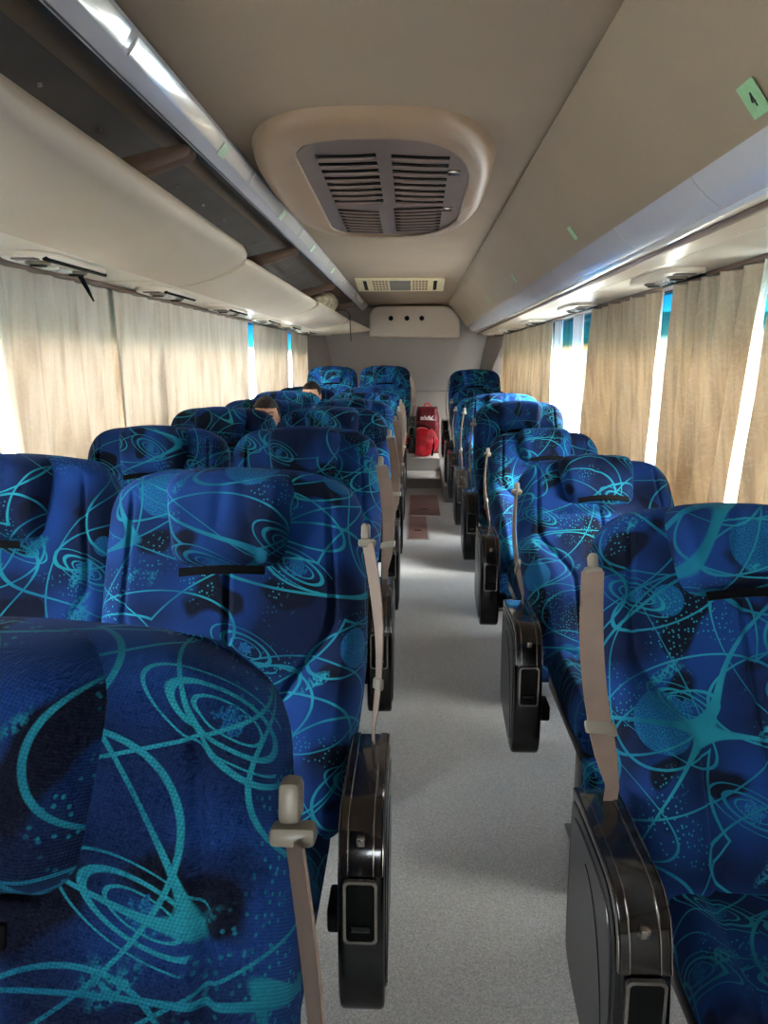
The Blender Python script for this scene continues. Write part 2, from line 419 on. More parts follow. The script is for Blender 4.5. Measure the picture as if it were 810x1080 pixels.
# floor hatches
def hatch(x0, x1, y0, y1, label):
    r = empty('floor_hatch', ((x0+x1)/2, (y0+y1)/2, 0)); tag(r, label, 'hatch')
    hx, hy = (x1-x0)/2, (y1-y0)/2
    MB().box(-hx, hx, -hy, hy, .0002, .004, .001).build('hatch_plate', 'hatch', r)
    e = MB()
    for a in ((-hx-.008, -hx+.004, -hy, hy), (hx-.004, hx+.008, -hy, hy), (-hx, hx, -hy-.008, -hy+.004), (-hx, hx, hy-.004, hy+.008)): e.box(*a, .0002, .006, .001)
    e.build('edging', 'alu', r)
    MB().box(-.03, .03, -hy+.30, -hy+.325, .004, .007, .001).build('pull_ring', 'hole', r)
hatch(-.045, .115, 5.92, 6.82, 'narrow brown floor hatch in the aisle, the one nearer the camera')
hatch(-.045, .245, 6.86, 7.95, 'wide brown floor hatch just before the rear steps')

# ------------------------------------------------------------------ left open luggage rack
rk = empty('luggage_rack', (-.75, 3.5, FZ+.40)); tag(rk, 'open beige overhead luggage rack with a pale rail along the left side', 'luggage rack')
OFF = Vector((.75, -3.5, -FZ-.40))
def rpart(mb, name, mat, par=rk, **kw):
    mb.v = [tuple(Vector(v)+OFF) for v in mb.v]; return mb.build(name, mat, par, **kw)
def tray(y0, y1, tip0, tip1, zs0, zs1):
    """bulging tray panel from the service strip to a rolled lip; tip x and vertical scale vary along y"""
    prof = [(0, 0), (.10, .02), (.26, .10), (.50, .26), (.74, .48), (.90, .72), (.985, .93), (1., 1.08), (.98, 1.2), (.93, 1.27), (.87, 1.26), (.80, 1.18), (.6, .95), (.35, .65), (.0, .35)]
    ny = 24; vs = []; fs = []; k = len(prof)
    for i in range(ny+1):
        t = i/ny; y = y0+(y1-y0)*t
        tip = tip0+(tip1-tip0)*t; zs = zs0+(zs1-zs0)*t
        en = min(t, 1-t)*(y1-y0); sh = math.sqrt(max(0, 1-(1-min(en/.10, 1))**2))
        for (a, b) in prof: 
            q = .965+.035*sh
            vs.append((-1.0+(1.0+tip)*a*q, y, FZ+.305+zs*b*(q if b > .2 else 1)))
    for i in range(ny):
        for j in range(k): fs.append((i*k+j, i*k+(j+1) % k, (i+1)*k+(j+1) % k, (i+1)*k+j))
    fs += [tuple(range(k)), tuple(range(ny*k, ny*k+k))[::-1]]
    return MB().add(vs, fs)
for y0, y1, a, b, z0, z1 in ((YF+.3, .80, -.675, -.675, .135, .135), (.81, 3.30, -.675, -.685, .135, .125), (3.31, 5.60, -.695, -.690, .098, .092), (5.61, 7.6, -.672, -.64, .092, .080), (7.61, 9.05, -.61, -.50, .075, .045)):
    rpart(tray(y0, y1, a, b, z0, z1), 'tray_panel', 'tray', sharp=60)
# rail on the ceiling
rail = MB().strip([(-.553, FZ+.645), (-.556, FZ+.63), (-.575, FZ+.606), (-.60, FZ+.580), (-.612, FZ+.573)], YF+.1, 9.25, -.012)
rl = rpart(rail, 'rail', 'fascia', sharp=60)
def rsub(mb, name, mat): return rpart(mb, name, mat, rl)
ln = MB()
for y0, y1 in ((YF+.2, -.2), (-.15, 1.62), (1.66, 2.75), (2.8, 3.9), (3.95, 5.05), (5.1, 6.2), (6.25, 7.35), (7.4, 8.5)):
    ln.strip([(-.5555, FZ+.634), (-.570, FZ+.611), (-.579, FZ+.601)], y0, y1, .004)
rsub(ln, 'lamp_lens', 'lens')
gp = MB().prism([(-.606, FZ+.574), (-.640, FZ+.580), (-.648, FZ+.60), (-.61, FZ+.645), (-.60, FZ+.60)], YF+.1, 9.2)
rpart(gp, 'grey_profile', 'dgrey', smooth=False)
# inner roof of the rack: brown strip, grey panel with screws, back panel
rpart(MB().strip([(-.61, FZ+.646), (-.76, FZ+.628)], YF+.1, 9.3, -.006), 'inner_roof', 'ceil', smooth=False)
ip = rpart(MB().strip([(-.76, FZ+.627), (-.90, FZ+.585), (-1.0, FZ+.54)], YF+.1, 9.3, -.006), 'inner_panel', 'mgrey', smooth=False)
sw = MB()
for k in range(34): sw.disc((-.835, -2.2+k*.335, FZ+.603), (.3, 0, -1), .006, .006, 10)
rpart(sw, 'screw', 'alu', ip)['kind'] = 'stuff'
rpart(MB().strip([(-1.0, FZ+.54), (-1.18, FZ+.46), (-1.24, FZ+.335)], YF+.1, 9.3, -.006), 'back_panel', 'ceil', smooth=False)
for y in (.25, 2.22, 4.12, 6.0, 7.9):
    b = MB(); pts = []
    pts = [(-.98, FZ+.50), (-.72, FZ+.558), (-.64, FZ+.573), (-.618, FZ+.572), (-.606, FZ+.560), (-.606, FZ+.548), (-.62, FZ+.538), (-.72, FZ+.505), (-.98, FZ+.43)]
    b.prism(pts, y-.03, y+.03, 'y', .008); rpart(b, 'bracket', 'bracket')
# stickers on the rail
for i, (y, lab) in enumerate(((2.40, 'pale green number sticker on the left rail, largest and nearest of its row'), (3.42, 'pale green number sticker on the left rail, second from the camera'), (4.40, 'pale green number sticker on the left rail, third from the camera'), (5.45, 'tiny pale green sticker on the left rail, farthest of its row'))):
    o = MB().strip([(-.5580, FZ+.6275), (-.566, FZ+.6165), (-.584, FZ+.5965)], y-.035, y+.035, -.0012)
    o.v = [(v[0]+.0055, v[1], v[2]-.0055) for v in o.v]
    tag(o.build('number_sticker', 'pgreen', smooth=False), lab, 'sticker', 'stickers on the left rail')
# cloth bag and straps in the rack
bg = empty('cloth_bag', (-.82, 7.0, FZ+.43)); tag(bg, 'patterned beige cloth bag lying in the left rack near the rear', 'bag')
mb = MB().ball((0, 0, .08), (.13, .36, .095), 28, 18)
mb.v = [(v[0]*(1+.12*mnoise.noise(Vector(v)*9)), v[1]*(1+.1*mnoise.noise(Vector(v)*7+Vector((4, 0, 0)))), v[2]+.02*mnoise.noise(Vector(v)*12)) for v in mb.v]
mb.build('bag_body', 'bagc', bg)
MB().tube([(.05, -.25, .14), (.07, -.12, .175), (.08, .02, .18), (.05, .2, .15)], .012).build('handle', 'dred', bg)
stp = MB().ribbon([(-.74, 7.55, FZ+.49), (-.66, 7.55, FZ+.475), (-.625, 7.55, FZ+.44), (-.622, 7.55, FZ+.33), (-.618, 7.56, FZ+.23), (-.615, 7.56, FZ+.19)], [(0, .02, 0)]*5+[(0, .012, 0)], .004)
stp.v = [tuple(Vector(v)) for v in stp.v]
tag(stp.build('hanging_strap', 'strap'), 'long dark strap dangling over the rear end of the left rack', 'strap')
stp = MB().ribbon([(-1.13, 2.62, FZ+.30), (-1.13, 2.65, FZ+.285), (-1.125, 2.70, FZ+.24), (-1.12, 2.73, FZ+.205)], [(0, .018, .004), (0, .014, .005), (0, .009, .004), (0, .003, .001)], .004)
tag(stp.build('hanging_strap', 'strap'), 'short black tapered strap hanging in front of the left curtain', 'strap')

# ------------------------------------------------------------------ right closed overhead locker
lk = empty('overhead_locker', (.6, 3.5, FZ+.40)); tag(lk, 'closed beige overhead locker with a pale lower edge along the right side', 'overhead locker')
OFF2 = Vector((-.6, -3.5, -FZ-.40))
def lpart(mb, name, mat, par=lk, **kw):
    mb.v = [tuple(Vector(v)+OFF2) for v in mb.v]; return mb.build(name, mat, par, **kw)
y1 = 9.10
lpart(MB().strip([(.374, FZ+.640), (.386, FZ+.634), (.400, FZ+.622), (.425, FZ+.598), (.50, FZ+.505), (.565, FZ+.418), (.592, FZ+.386)], YF+.1, y1, .03), 'face_panel', 'locker', sharp=60)
fs_ = MB()
for a, b in ((YF+.1, .2), (.203, 1.78), (1.783, 2.42), (2.423, 4.4), (4.403, 6.4), (6.403, y1)):
    fs_.strip([(.588, FZ+.388), (.598, FZ+.375), (.622, FZ+.350), (.655, FZ+.327), (.668, FZ+.323)], a, b, .02)
lpart(fs_, 'lower_fascia', 'fascia', sharp=50)
lpart(MB().strip([(.664, FZ+.323), (.674, FZ+.316), (.690, FZ+.312), (.697, FZ+.316)], YF+.1, y1, .012), 'light_bead', 'lens', sharp=60)
lpart(MB().strip([(.696, FZ+.313), (.705, FZ+.306), (.72, FZ+.306), (.728, FZ+.313)], YF+.1, y1, .01), 'brown_bead', 'bracket', sharp=60)
lpart(MB().strip([(.726, FZ+.313), (.76, FZ+.309), (.80, FZ+.306)], YF+.1, y1, .01), 'underside', 'strip', sharp=60)
e_ = MB().prism([(.38, FZ+.65), (.59, FZ+.388), (.66, FZ+.325), (.8, FZ+.31), (1.05, FZ+.325), (1.05, FZ+.65)], y1-.02, y1)
lpart(e_, 'end_panel', 'locker', smooth=False)
# numbered stickers on the locker face
fdir = Vector((.592-.395, 0, -.254)).normalized(); fn = Vector((-fdir.z*-1, 0, fdir.x)).normalized(); fn = Vector((fdir.z, 0, -fdir.x))
if fn.x > 0: fn = -fn
def face_pt(t): return Vector((.425+.140*t, 0, FZ+.606-.188*t))
FOUR = [((.35, .95), (-.35, .35)), ((-.35, .35), (.55, .35)), ((.3, .95), (.3, 0.))]
for i, (y, t, hs_, lab) in enumerate(((1.40, .95, .030, 'green square sticker with a black 4 on the right locker'), (2.84, .88, .030, 'green sticker on the right locker, second from the camera'), (4.40, .84, .03, 'green sticker on the right locker, third from the camera'), (5.85, .80, .03, 'tiny green sticker on the right locker, farthest of its row'))):
    cpt = face_pt(t)+Vector((0, y, 0))+fn*.004
    dz = -Vector((.140, 0, -.188)).normalized(); dy = Vector((0, -1, 0))
    vs = []
    for hh in (-.0008, .0008):
        for a, b in ((-1, -1), (1, -1), (1, 1), (-1, 1)): vs.append(cpt+dy*a*hs_*(1 if i == 0 else .8)+dz*b*hs_*(1 if i == 0 else .85)+fn*hh)
    o = MB().add(vs, [(0, 1, 2, 3), (7, 6, 5, 4), (0, 4, 5, 1), (1, 5, 6, 2), (2, 6, 7, 3), (3, 7, 4, 0)]).build('number_sticker', 'green', smooth=False)
    tag(o, lab, 'sticker', 'stickers on the right locker')
    if i == 0:
        ink = MB()
        for p0, p1 in FOUR:
            P = [cpt+fn*.0016-dy*(q[0]*.013)*-1*1+dz*((q[1]-.5)*.026) for q in (p0, p1)]
            d_ = (P[1]-P[0]).normalized(); wv = d_.cross(fn).normalized()*.0016
            ink.ribbon([P[0], P[1]], [wv, wv], .0012)
        ink.build('numeral', 'ink', o, smooth=False)

# ------------------------------------------------------------------ passenger service units
def service_unit(x, y, s, label):
    r = empty('service_unit', (x, y, FZ+.305)); tag(r, label, 'reading light unit', 'service units along the windows')
    pl = [(.085*math.copysign(abs(math.cos(a))**.6, math.cos(a)), .26*math.copysign(abs(math.sin(a))**.6, math.sin(a))) for a in [2*math.pi*k/32 for k in range(32)]]
    MB().prism(pl, -.016, .003, 'z', .005).build('base_plate', 'strip', r)
    for yy in (-.13, .13):
        nz = MB().disc((0, yy, -.014), (0, 0, -1), .036, .012, 20, .004).build('air_nozzle', 'bplast', r)
        MB().disc((0, yy, -.0255), (0, 0, -1), .024, .004, 16).build('nozzle_core', 'hole', nz)
    for yy in (-.045, .045): MB().disc((.0, yy, -.014), (0, 0, -1), .028, .014, 18, .005).build('reading_lamp', 'lens', r)
    MB().box(-.035, .035, -.225, -.19, -.021, -.014, .003).build('call_button', 'mgrey', r)
    MB().box(.055, .068, -.22, .22, -.024, -.012, .003).build('dark_slot', 'hole', r)
wd = ['first', 'second', 'third', 'fourth', 'fifth', 'sixth', 'seventh', 'eighth']
for k, y in enumerate((2.46, 3.54, 4.70, 5.9, 7.0, 8.1)): service_unit(-1.115, y, -1, 'air nozzle and reading lamp unit above the left curtains, %s from the camera' % wd[k])
for k, y in enumerate((2.94, 4.5, 6.16, 7.7, 8.9)): service_unit(.905, y, 1, 'air nozzle and reading lamp unit above the right curtains, %s from the camera' % wd[k])

# ------------------------------------------------------------------ ceiling air-conditioning intake
av = empty('ceiling_vent', (-.135, 2.95, FZ+.65)); tag(av, 'large oval ceiling air intake with a bronze slotted grille', 'ceiling vent')
def sup(a, rx, ry, n): c, s = math.cos(a), math.sin(a); return (rx*math.copysign(abs(c)**(2/n), c), ry*math.copysign(abs(s)**(2/n), s))
def drop(y): return .045+.055*(y+.72)/1.44
NA = 96; rings = []
def gedge(a):   # grille outline
    x, y = sup(a, .272, .665, 4.5)
    if x < 0: x = max(x*1.04, -.262); 
    return (x+.036, y)
vs = []; fs = []
lev = ((1.0, 0.0), (.985, -.45), (.96, -.75), (.92, -.93), (.87, -1.0), (.80, -1.02))
for k, (q, h) in enumerate(lev):
    for i in range(NA):
        a = 2*math.pi*i/NA; o_ = sup(a, .395, .80, 2.9); x, y = o_[0]*q, o_[1]*(1-(1-q)*.8); vs.append((x, y, h*drop(y)))
for zz, gq in ((-1.0, 1.02), (-.93, 1.0), (-.7, .995)):
    for i in range(NA):
        a = 2*math.pi*i/NA; x, y = gedge(a); vs.append((.036+(x-.036)*gq, y*gq, zz*drop(y)))
nl = len(lev)+3
for k in range(nl-1):
    for i in range(NA): fs.append((k*NA+i, k*NA+(i+1) % NA, (k+1)*NA+(i+1) % NA, (k+1)*NA+i))
MB().add(vs, fs).build('surround', 'ring', av, sharp=60)
g = MB(); vs = []
for h in (-.94, -.80):
    for i in range(NA): x, y = gedge(2*math.pi*i/NA); vs.append((.036+(x-.036)*.99, y*.99, h*drop(y)))
fs = [tuple(range(NA)), tuple(range(NA, 2*NA))[::-1]]+[(i, (i+1) % NA, NA+(i+1) % NA, NA+i) for i in range(NA)]
gr = g.add(vs, fs).build('grille', 'grille', av, smooth=False)
lo = MB(); sl = MB()
def slot(x0, x1, y, skew=0.0, w=.017):
    nseg = 7
    P = [Vector((x0+(x1-x0)*i/nseg, y+skew*(i/nseg)+.006*math.sin(math.pi*i/nseg), -.955*drop(y)-.0)) for i in range(nseg+1)]
    lo.tube([p+Vector((0, w*.9, 0)) for p in P], [w*.35]+[w*.75]*(nseg-1)+[w*.35], 8)
    sl.ribbon([p+Vector((0, -w*.2, -.001)) for p in P], [(0, w*.8, 0)]*(nseg+1), .004)
for i in range(8):
    y = -.50+i*.078
    slot(-.165, .015, y, -.012); slot(.06, .235, y, .03)
for i in range(8):
    y = .18+i*.056
    slot(-.165, -.01, y, .045, .012); slot(.05, .235, y, -.03, .012)
lo.build('louvre', 'grille', gr); sl.build('slot', 'hole', gr)
for y in (-.33, .17): MB().box(.235, .275, y-.018, y+.018, -.97*drop(y)-.008, -.9*drop(y), .004).build('latch', 'chrome', av)

# small rear ceiling lamp unit
cl = empty('ceiling_lamp', (-.125, 6.55, FZ+.65)); tag(cl, 'ivory ceiling lamp unit with two grilles and a grey lens before the rear wall', 'ceiling lamp')
def slope(y): return -.005-.055*(y+.2)/.4
def tilted(x0, x1, y0, y1, h, bev=0):
    m = MB(); P = [(y0, 0.0), (y0, slope(y0)-h), (y1, slope(y1)-h), (y1, 0.0)]
    return m.prism(P, x0, x1, 'x', bev)
tilted(-.36, .36, -.20, .22, .004, .006).build('lamp_housing', 'ivory', cl)
tilted(-.085, .085, -.14, .17, .008).build('lamp_lens', 'mgrey', cl)
for sx in (-1, 1):
    gm = MB()
    for i in range(5):
        for j in range(4):
            y = -.12+j*.085; x = sx*.11+sx*i*.026; gm.add([(x-.009, y-.03, slope(y-.03)-.006), (x+.009, y-.03, slope(y-.03)-.006), (x+.009, y+.03, slope(y+.03)-.006), (x-.009, y+.03, slope(y+.03)-.006)], [(0, 1, 2, 3)])
    gm.build('speaker_grille', 'bracket', cl, smooth=False)
    tilted(sx*.285-.014, sx*.285+.014, -.14, .16, .007).build('dark_slot', 'hole', cl)
# rear box under the ceiling with three round nozzles
rb = empty('rear_air_box', (-.01, 9.36, FZ+.28)); tag(rb, 'beige rounded air box with three round nozzles high on the rear wall', 'air box')
pts = []
W, H, r = .52, .345, .13
for cx_, a0 in ((W-r*1.6, 0), (-W+r, 90)):
    rr = r*1.6 if a0 == 0 else r
    for k in range(9): a = R(a0+k*90/8); pts.append((cx_+rr*math.cos(a), H-rr+rr*math.sin(a)))
pts += [(-W, 0), (W, 0)]
MB().prism(pts, -.25, .235, 'y', .025, 3).build('box_body', 'rearbox', rb)
for x in (-.27, -.085, .085):
    k = MB().disc((x, -.248, .205), (0, -1, 0), .042, .012, 24, .004).build('air_nozzle', 'rearbox', rb)
    MB().disc((x, -.259, .205), (0, -1, 0), .028, .006, 18, .002).build('nozzle_core', 'hole', k)

# ------------------------------------------------------------------ curtains
def curtain(x, ya, yb, yc, yd, mat, label, folds, amp=.026, z0=.80, z1=FZ+.295, seed=0, sgn=1):
    """top runs ya..yb, bottom yc..yd"""
    amp = amp*.62 if sgn > 0 else amp*(1.4 if amp > .02 else 1)
    rnd = random.Random(seed); ph = rnd.uniform(0, 6); nu = max(24, folds*12); nv = 22; vs = []; fs = []
    for j in range(nv+1):
        t = j/nv; z = z1+(z0-z1)*t
        for i in range(nu+1):
            u = i/nu
            y = (ya+(yb-ya)*u)*(1-t)+(yc+(yd-yc)*u)*t
            w = u*folds*2*math.pi+ph+.7*math.sin(5*u+seed)
            a = 1.25*amp*(.6+.4*t)*(1+.3*math.sin(3*u*6+seed))
            tri = math.asin(math.sin(w)*.93)/1.2
            dx = a*tri+.006*mnoise.noise(Vector((u*9, t*4, seed)))
            vs.append((x+sgn*(-abs(dx) if False else dx*.8), y+.012*math.cos(w)*(.5+.5*t)+.008*mnoise.noise(Vector((u*5, t*3, seed+9))), z))
    for j in range(nv):
        for i in range(nu): a = j*(nu+1)+i; fs.append((a, a+1, a+nu+2, a+nu+1))
    n_ = len(vs); vs += [(v[0]+.0022, v[1], v[2]) for v in vs]
    fs += [tuple(q+n_ for q in f_[::-1]) for f_ in fs]
    B = [i for i in range(nu+1)]+[(j+1)*(nu+1)-1 for j in range(1, nv+1)]+[nv*(nu+1)+i for i in range(nu-1, -1, -1)]+[j*(nu+1) for j in range(nv-1, 0, -1)]
    for k in range(len(B)): a, b = B[k], B[(k+1) % len(B)]; fs.append((b, a, a+n_, b+n_))
    o = MB().add(vs, fs).build('curtain', mat, smooth=True, sharp=80)
    o['label'] = label; o['category'] = 'curtain'; o['group'] = 'curtains'
    return o
xl, xr = WL+.020, WR-.040
curtain(xl, 1.2, 2.27, 1.2, 2.30, 'curl', 'cream damask curtain at the left picture edge, cut by the frame', 6, seed=1)
curtain(xl, 2.31, 3.31, 2.42, 3.38, 'curl', 'cream curtain on the left, the wide first one with a black strap hanging before it', 6, seed=2)
curtain(xl+.006, 3.245, 5.17, 3.295, 5.17, 'curl', 'broad cream curtain on the left behind the second and third window seats', 10, seed=3)
curtain(xl, 5.19, 5.90, 5.19, 5.86, 'curl', 'narrow cream curtain on the left just before the first bright gap', 4, seed=4)
curtain(xl, 6.13, 7.83, 6.20, 7.80, 'curl', 'cream curtain between the two narrow bright gaps on the left', 9, seed=5)
curtain(xl, 8.08, 9.25, 8.10, 9.25, 'curl', 'last cream curtain on the left, next to the rear wall', 6, seed=6)
curtain(xr, 1.45, 2.29, 1.4, 2.40, 'curr', 'tan curtain at the right picture edge, cut by the frame', 5, seed=7, sgn=-1)
curtain(xr, 2.36, 3.15, 2.50, 3.20, 'curr', 'tan damask curtain above the second right seat, nearest full one', 5, seed=8, sgn=-1)
curtain(xr, 3.37, 4.62, 3.48, 4.75, 'curr', 'tan curtain between the two bright window gaps on the right', 6, seed=9, sgn=-1)
curtain(xr, 6.0, 6.7, 5.95, 6.7, 'curr', 'narrow greyish curtain on the right just beyond the wide window gap', 4, seed=10, sgn=-1)
curtain(xr, 6.72, 9.15, 6.72, 9.1, 'curr', 'far tan pleated curtain on the right, reaching the rear wall', 12, seed=11, sgn=-1)
o = curtain(xr+.012, 4.95, 5.25, 4.95, 5.2, 'sheer', 'white sheer strip in the wide window gap on the right, nearer one', 2, .012, seed=12, sgn=-1)
o = curtain(xr+.012, 5.62, 5.93, 5.66, 5.93, 'sheer', 'white sheer strip in the wide window gap on the right, farther one', 2, .012, seed=13, sgn=-1)
# paper notice on the right glass
pn = MB().box(WR+.012, WR+.016, 3.12, 3.30, FZ+.12, FZ+.245).build('paper_notice', 'white', smooth=False)
tag(pn, 'white paper notice stuck on the right window between two curtains', 'notice')
tx = MB()
for k, (a, b) in enumerate(((3.15, 3.25), (3.14, 3.27), (3.15, 3.24))): tx.box(WR+.0105, WR+.0125, a, b, FZ+.215-k*.03, FZ+.223-k*.03)
tx.build('printed_lines', 'ink', pn, smooth=False)

# ------------------------------------------------------------------ seats
BH = .75
def bw(z):
    if z < .44: w = .245+.036*sstep(0, .40, z)
    else: w = .281-.014*sstep(.44, .75, z)
    rc = .10
    if z > BH-rc: w = w-rc+math.sqrt(max(0, rc*rc-(z-(BH-rc))**2))
    return w
def seam(z): return .115 if z < .26 else (.115+.10*sstep(.26, .45, z) if z < .45 else .215-.012*sstep(.45, .7, z))
def bfront(x, z):
    ax = abs(x); y = .088-.022*z/BH+.014*math.exp(-((z-.20)/.14)**2)
    b = seam(z); low = 1-sstep(.36, .47, z)
    y += .030*sstep(b-.01, b+.07, ax)*low
    y += -.020*(1-low)*sstep(.19, .27, ax)
    dd = abs(ax-b)*(.62 if .26 < z < .45 else 1)
    y -= .010*math.exp(-(dd/.006)**2)*(1-sstep(.66, .72, z))
    if z < .55: y -= .010*math.exp(-(x/.006)**2)
    y += .003*mnoise.noise(Vector((x*9, z*9, 2)))
    return y
back_me = pad(bw, 0, BH, bfront, lambda x, z: .05, .05, 150, 150, .012, .35).mesh('backrest', 'fabric', sharp=100)
shell_me = pad(lambda z: bw(z)-.022, .02, BH-.03, lambda x, z: .0, lambda x, z: .062+.006*math.cos(x*6), .04, 24, 24).mesh('back_shell', 'sidep', sharp=100)
def hwid(z): return .124+.018*sstep(.53, .74, z)
def hfront(x, z):
    y = .098+.022*math.sin((z-.53)/.24*math.pi)
    y -= .006*math.exp(-((x+.02-(z-.6)*.15)/.010)**2)*sstep(.58, .66, z)+.004*math.exp(-((x-.055+(z-.6)*.2)/.012)**2)
    y += .004*mnoise.noise(Vector((x*14, z*10, 5))); return y
head_me = pad(hwid, .540, BH-.004, hfront, lambda x, z: .062, .045, 48, 40, .015).mesh('headrest', 'fabric', sharp=100)
strap_me = MB().ribbon([(-.085+.17*i/10, -.121-.010*math.sin(math.pi*i/10), .540+.006*i/10+.004*math.sin(math.pi*i/10)) for i in range(11)], [(0, 0, .0085)]*11, .006).mesh('headrest_strap', 'strap')
def guide_mesh(s):
    m = MB(); m.box(s*.278-.009, s*.278+.009, -.068, -.040, .608, .642, .006)
    m.box(s*.282-.018, s*.282+.018, -.076, -.052, .594, .610, .005)
    return m.mesh('belt_guide', 'bplast')
guide_me = {s: guide_mesh(s) for s in (1, -1)}
# cushion (pad lies in x-y: build standing and turn)
def flat(mb): mb.v = [(v[0], v[2], -v[1]) for v in mb.v]; return mb
def cfront(x, z):
    ax = abs(x); y = .055+.022*sstep(.13, .20, ax)-.007*math.exp(-((ax-.135)/.007)**2)+.010*math.exp(-((z+.40)/.10)**2)
    return y+.002*mnoise.noise(Vector((x*8, z*8, 1)))
cush_me = flat(pad(lambda z: .212, -.47, .05, cfront, lambda x, z: .06, .045, 56, 50)).mesh('seat_cushion', 'fabric', sharp=100)
legr_me = pad(lambda z: .200, -.26, 0, lambda x, z: .045+.01*math.sin(x*7+1.5), lambda x, z: .02, .035, 32, 24).mesh('leg_rest', 'fabric', sharp=100)
def leg_mesh():
    m = MB(); m.box(-.02, .02, -.30, -.24, 0, .34, .006); m.box(-.028, .028, -.34, -.18, 0, .012, .004); return m.mesh('leg', 'metal')
leg_me = leg_mesh()
base_me = MB().box(-.20, .20, -.42, .06, .34, .385, .01).mesh('seat_base', 'sidep')
hinge_me = MB().box(-.0125, .0125, -.08, .10, .33, .44, .012).mesh('hinge_plate', 'sidep')
# console
CW = .039
CO = [(.0, .375), (.0, .575), (-.02, .598), (-.30, .606), (-.385, .600), (-.43, .580), (-.455, .545), (-.470, .49), (-.474, .42), (-.468, .36), (-.445, .325), (-.40, .312), (-.30, .314), (-.12, .33), (-.03, .345)]
def smooth_outline(p, it=2):
    for _ in range(it):
        q = []
        for i in range(len(p)):
            a, b = p[i], p[(i+1) % len(p)]; q += [(a[0]*.75+b[0]*.25, a[1]*.75+b[1]*.25), (a[0]*.25+b[0]*.75, a[1]*.25+b[1]*.75)]
        p = q
    return p
CO = [(y_*.72+.065, .262+(z_-.312)*1.289) for y_, z_ in CO]
COs = smooth_outline(CO)
console_me = MB().prism(COs, -CW, CW, 'x', .009, 3).mesh('console', 'black', sharp=35)
TOP = [(-.008, .600), (-.04, .6045), (-.20, .6075), (-.32, .608), (-.385, .604), (-.425, .589), (-.449, .562), (-.461, .535)]
TOP = [(y_*.72+.065, .262+(z_-.312)*1.289) for y_, z_ in TOP]
def cover_me_():
    m = MB(); n_ = len(TOP)
    prof = [(a_*CW/.042, b_) for a_, b_ in [(-.040, 0), (-.036, .004), (-.024, .004), (-.022, .0015), (.022, .0015), (.024, .004), (.036, .004), (.040, 0), (.040, -.02), (-.040, -.02)]]
    vs = []; fs = []; k = len(prof)
    for i in range(n_):
        a = Vector(TOP[max(i-1, 0)]); b = Vector(TOP[min(i+1, n_-1)]); d = (b-a).normalized(); nn = Vector((d.y, -d.x))
        if nn.y < 0 and i < 4: nn = -nn
        if i >= 4 and nn.x > 0: nn = -nn
        for (px, h) in prof: vs.append((px, TOP[i][0]+nn.x*h, TOP[i][1]+nn.y*h))
    for i in range(n_-1):
        for j in range(k): fs.append((i*k+j, i*k+(j+1) % k, (i+1)*k+(j+1) % k, (i+1)*k+j))
    fs += [tuple(range(k)), tuple(range((n_-1)*k, n_*k))[::-1]]
    return m.add(vs, fs).mesh('lid', 'cover', sharp=35)
lid_me = cover_me_()
def lines_me_():
    m = MB()
    for x in (-.023*CW/.042, .023*CW/.042): m.tube([(x, p[0]-(.003 if i > 4 else 0), p[1]+(.0035 if i < 6 else .002)) for i, p in enumerate(TOP)], .0012, 6)
    for x in (-.0395*CW/.042, .0395*CW/.042): m.tube([(x, p[0]-(.002 if i > 4 else 0), p[1]+(.002 if i < 6 else .001)) for i, p in enumerate(TOP)], .0013, 6)
    return m.mesh('trim_line', 'chrome')
lines_me = lines_me_()
latch_me = MB().box(-.007, .007, -.262, -.244, .598, .612, .002).mesh('latch', 'chrome')
def rrect(w, h, r, n_=5):
    P = []
    for cx_, cz_, a0 in ((w-r, h-r, 0), (-w+r, h-r, 90), (-w+r, -h+r, 180), (w-r, -h+r, 270)):
        for k in range(n_+1): a = R(a0+90*k/n_); P.append((cx_+r*math.cos(a), cz_+r*math.sin(a)))
    return P
def recess_me_():
    m = MB(); O = rrect(.028, .058, .009); I = rrect(.0235, .053, .007); n_ = len(O); yc = -.4745*.72+.065; zc = .490
    vs = [(p[0], yc+.004, zc+p[1]) for p in O]+[(p[0], yc-.004, zc+p[1]) for p in O]+[(p[0], yc-.004, zc+p[1]) for p in I]+[(p[0], yc+.003, zc+p[1]) for p in I]
    fs = []
    for k in range(3):
        for i in range(n_): fs.append((k*n_+i, k*n_+(i+1) % n_, (k+1)*n_+(i+1) % n_, (k+1)*n_+i))
    return m.add(vs, fs).mesh('recess_frame', 'chrome' , sharp=30)
recess_me = recess_me_()
pocket_me = MB().prism([(p_[0], p_[1]+.490) for p_ in rrect(.0235, .053, .007)], -.2785, -.270, 'y').mesh('pocket', 'hole', smooth=False)
pull_me = MB().box(-.017, .017, -.284, -.274, .455, .467, .003).mesh('pull_lever', 'black', smooth=False)
def sidepanel(s):
    ins = [(-.105+(y+.105)*.84, .455+(z-.455)*.86) for y, z in COs]
    m = MB().prism(ins, s*.0415, s*.0445, 'x', .0012, 1); m.v = [(v[0]-s*(.042-CW), v[1], v[2]) for v in m.v]
    return m.mesh('side_panel', 'sidep', sharp=35)
side_me = {s: sidepanel(s) for s in (1, -1)}
def sidearc(s):
    m = MB(); m.tube([(s*.0445, -.225+.15*(1-math.cos(t)), .31+.27*math.sin(t)) for t in [R(90*k/14) for k in range(15)]], .0016, 6); m.v = [(v[0]-s*(.042-CW), v[1], v[2]) for v in m.v]
    return m.mesh('panel_groove', 'hole')
arc_me = {s: sidearc(s) for s in (1, -1)}
bracket_me = MB().box(-.025, .02, -.10, -.02, .30, .35, .006).mesh('console_bracket', 'hole')

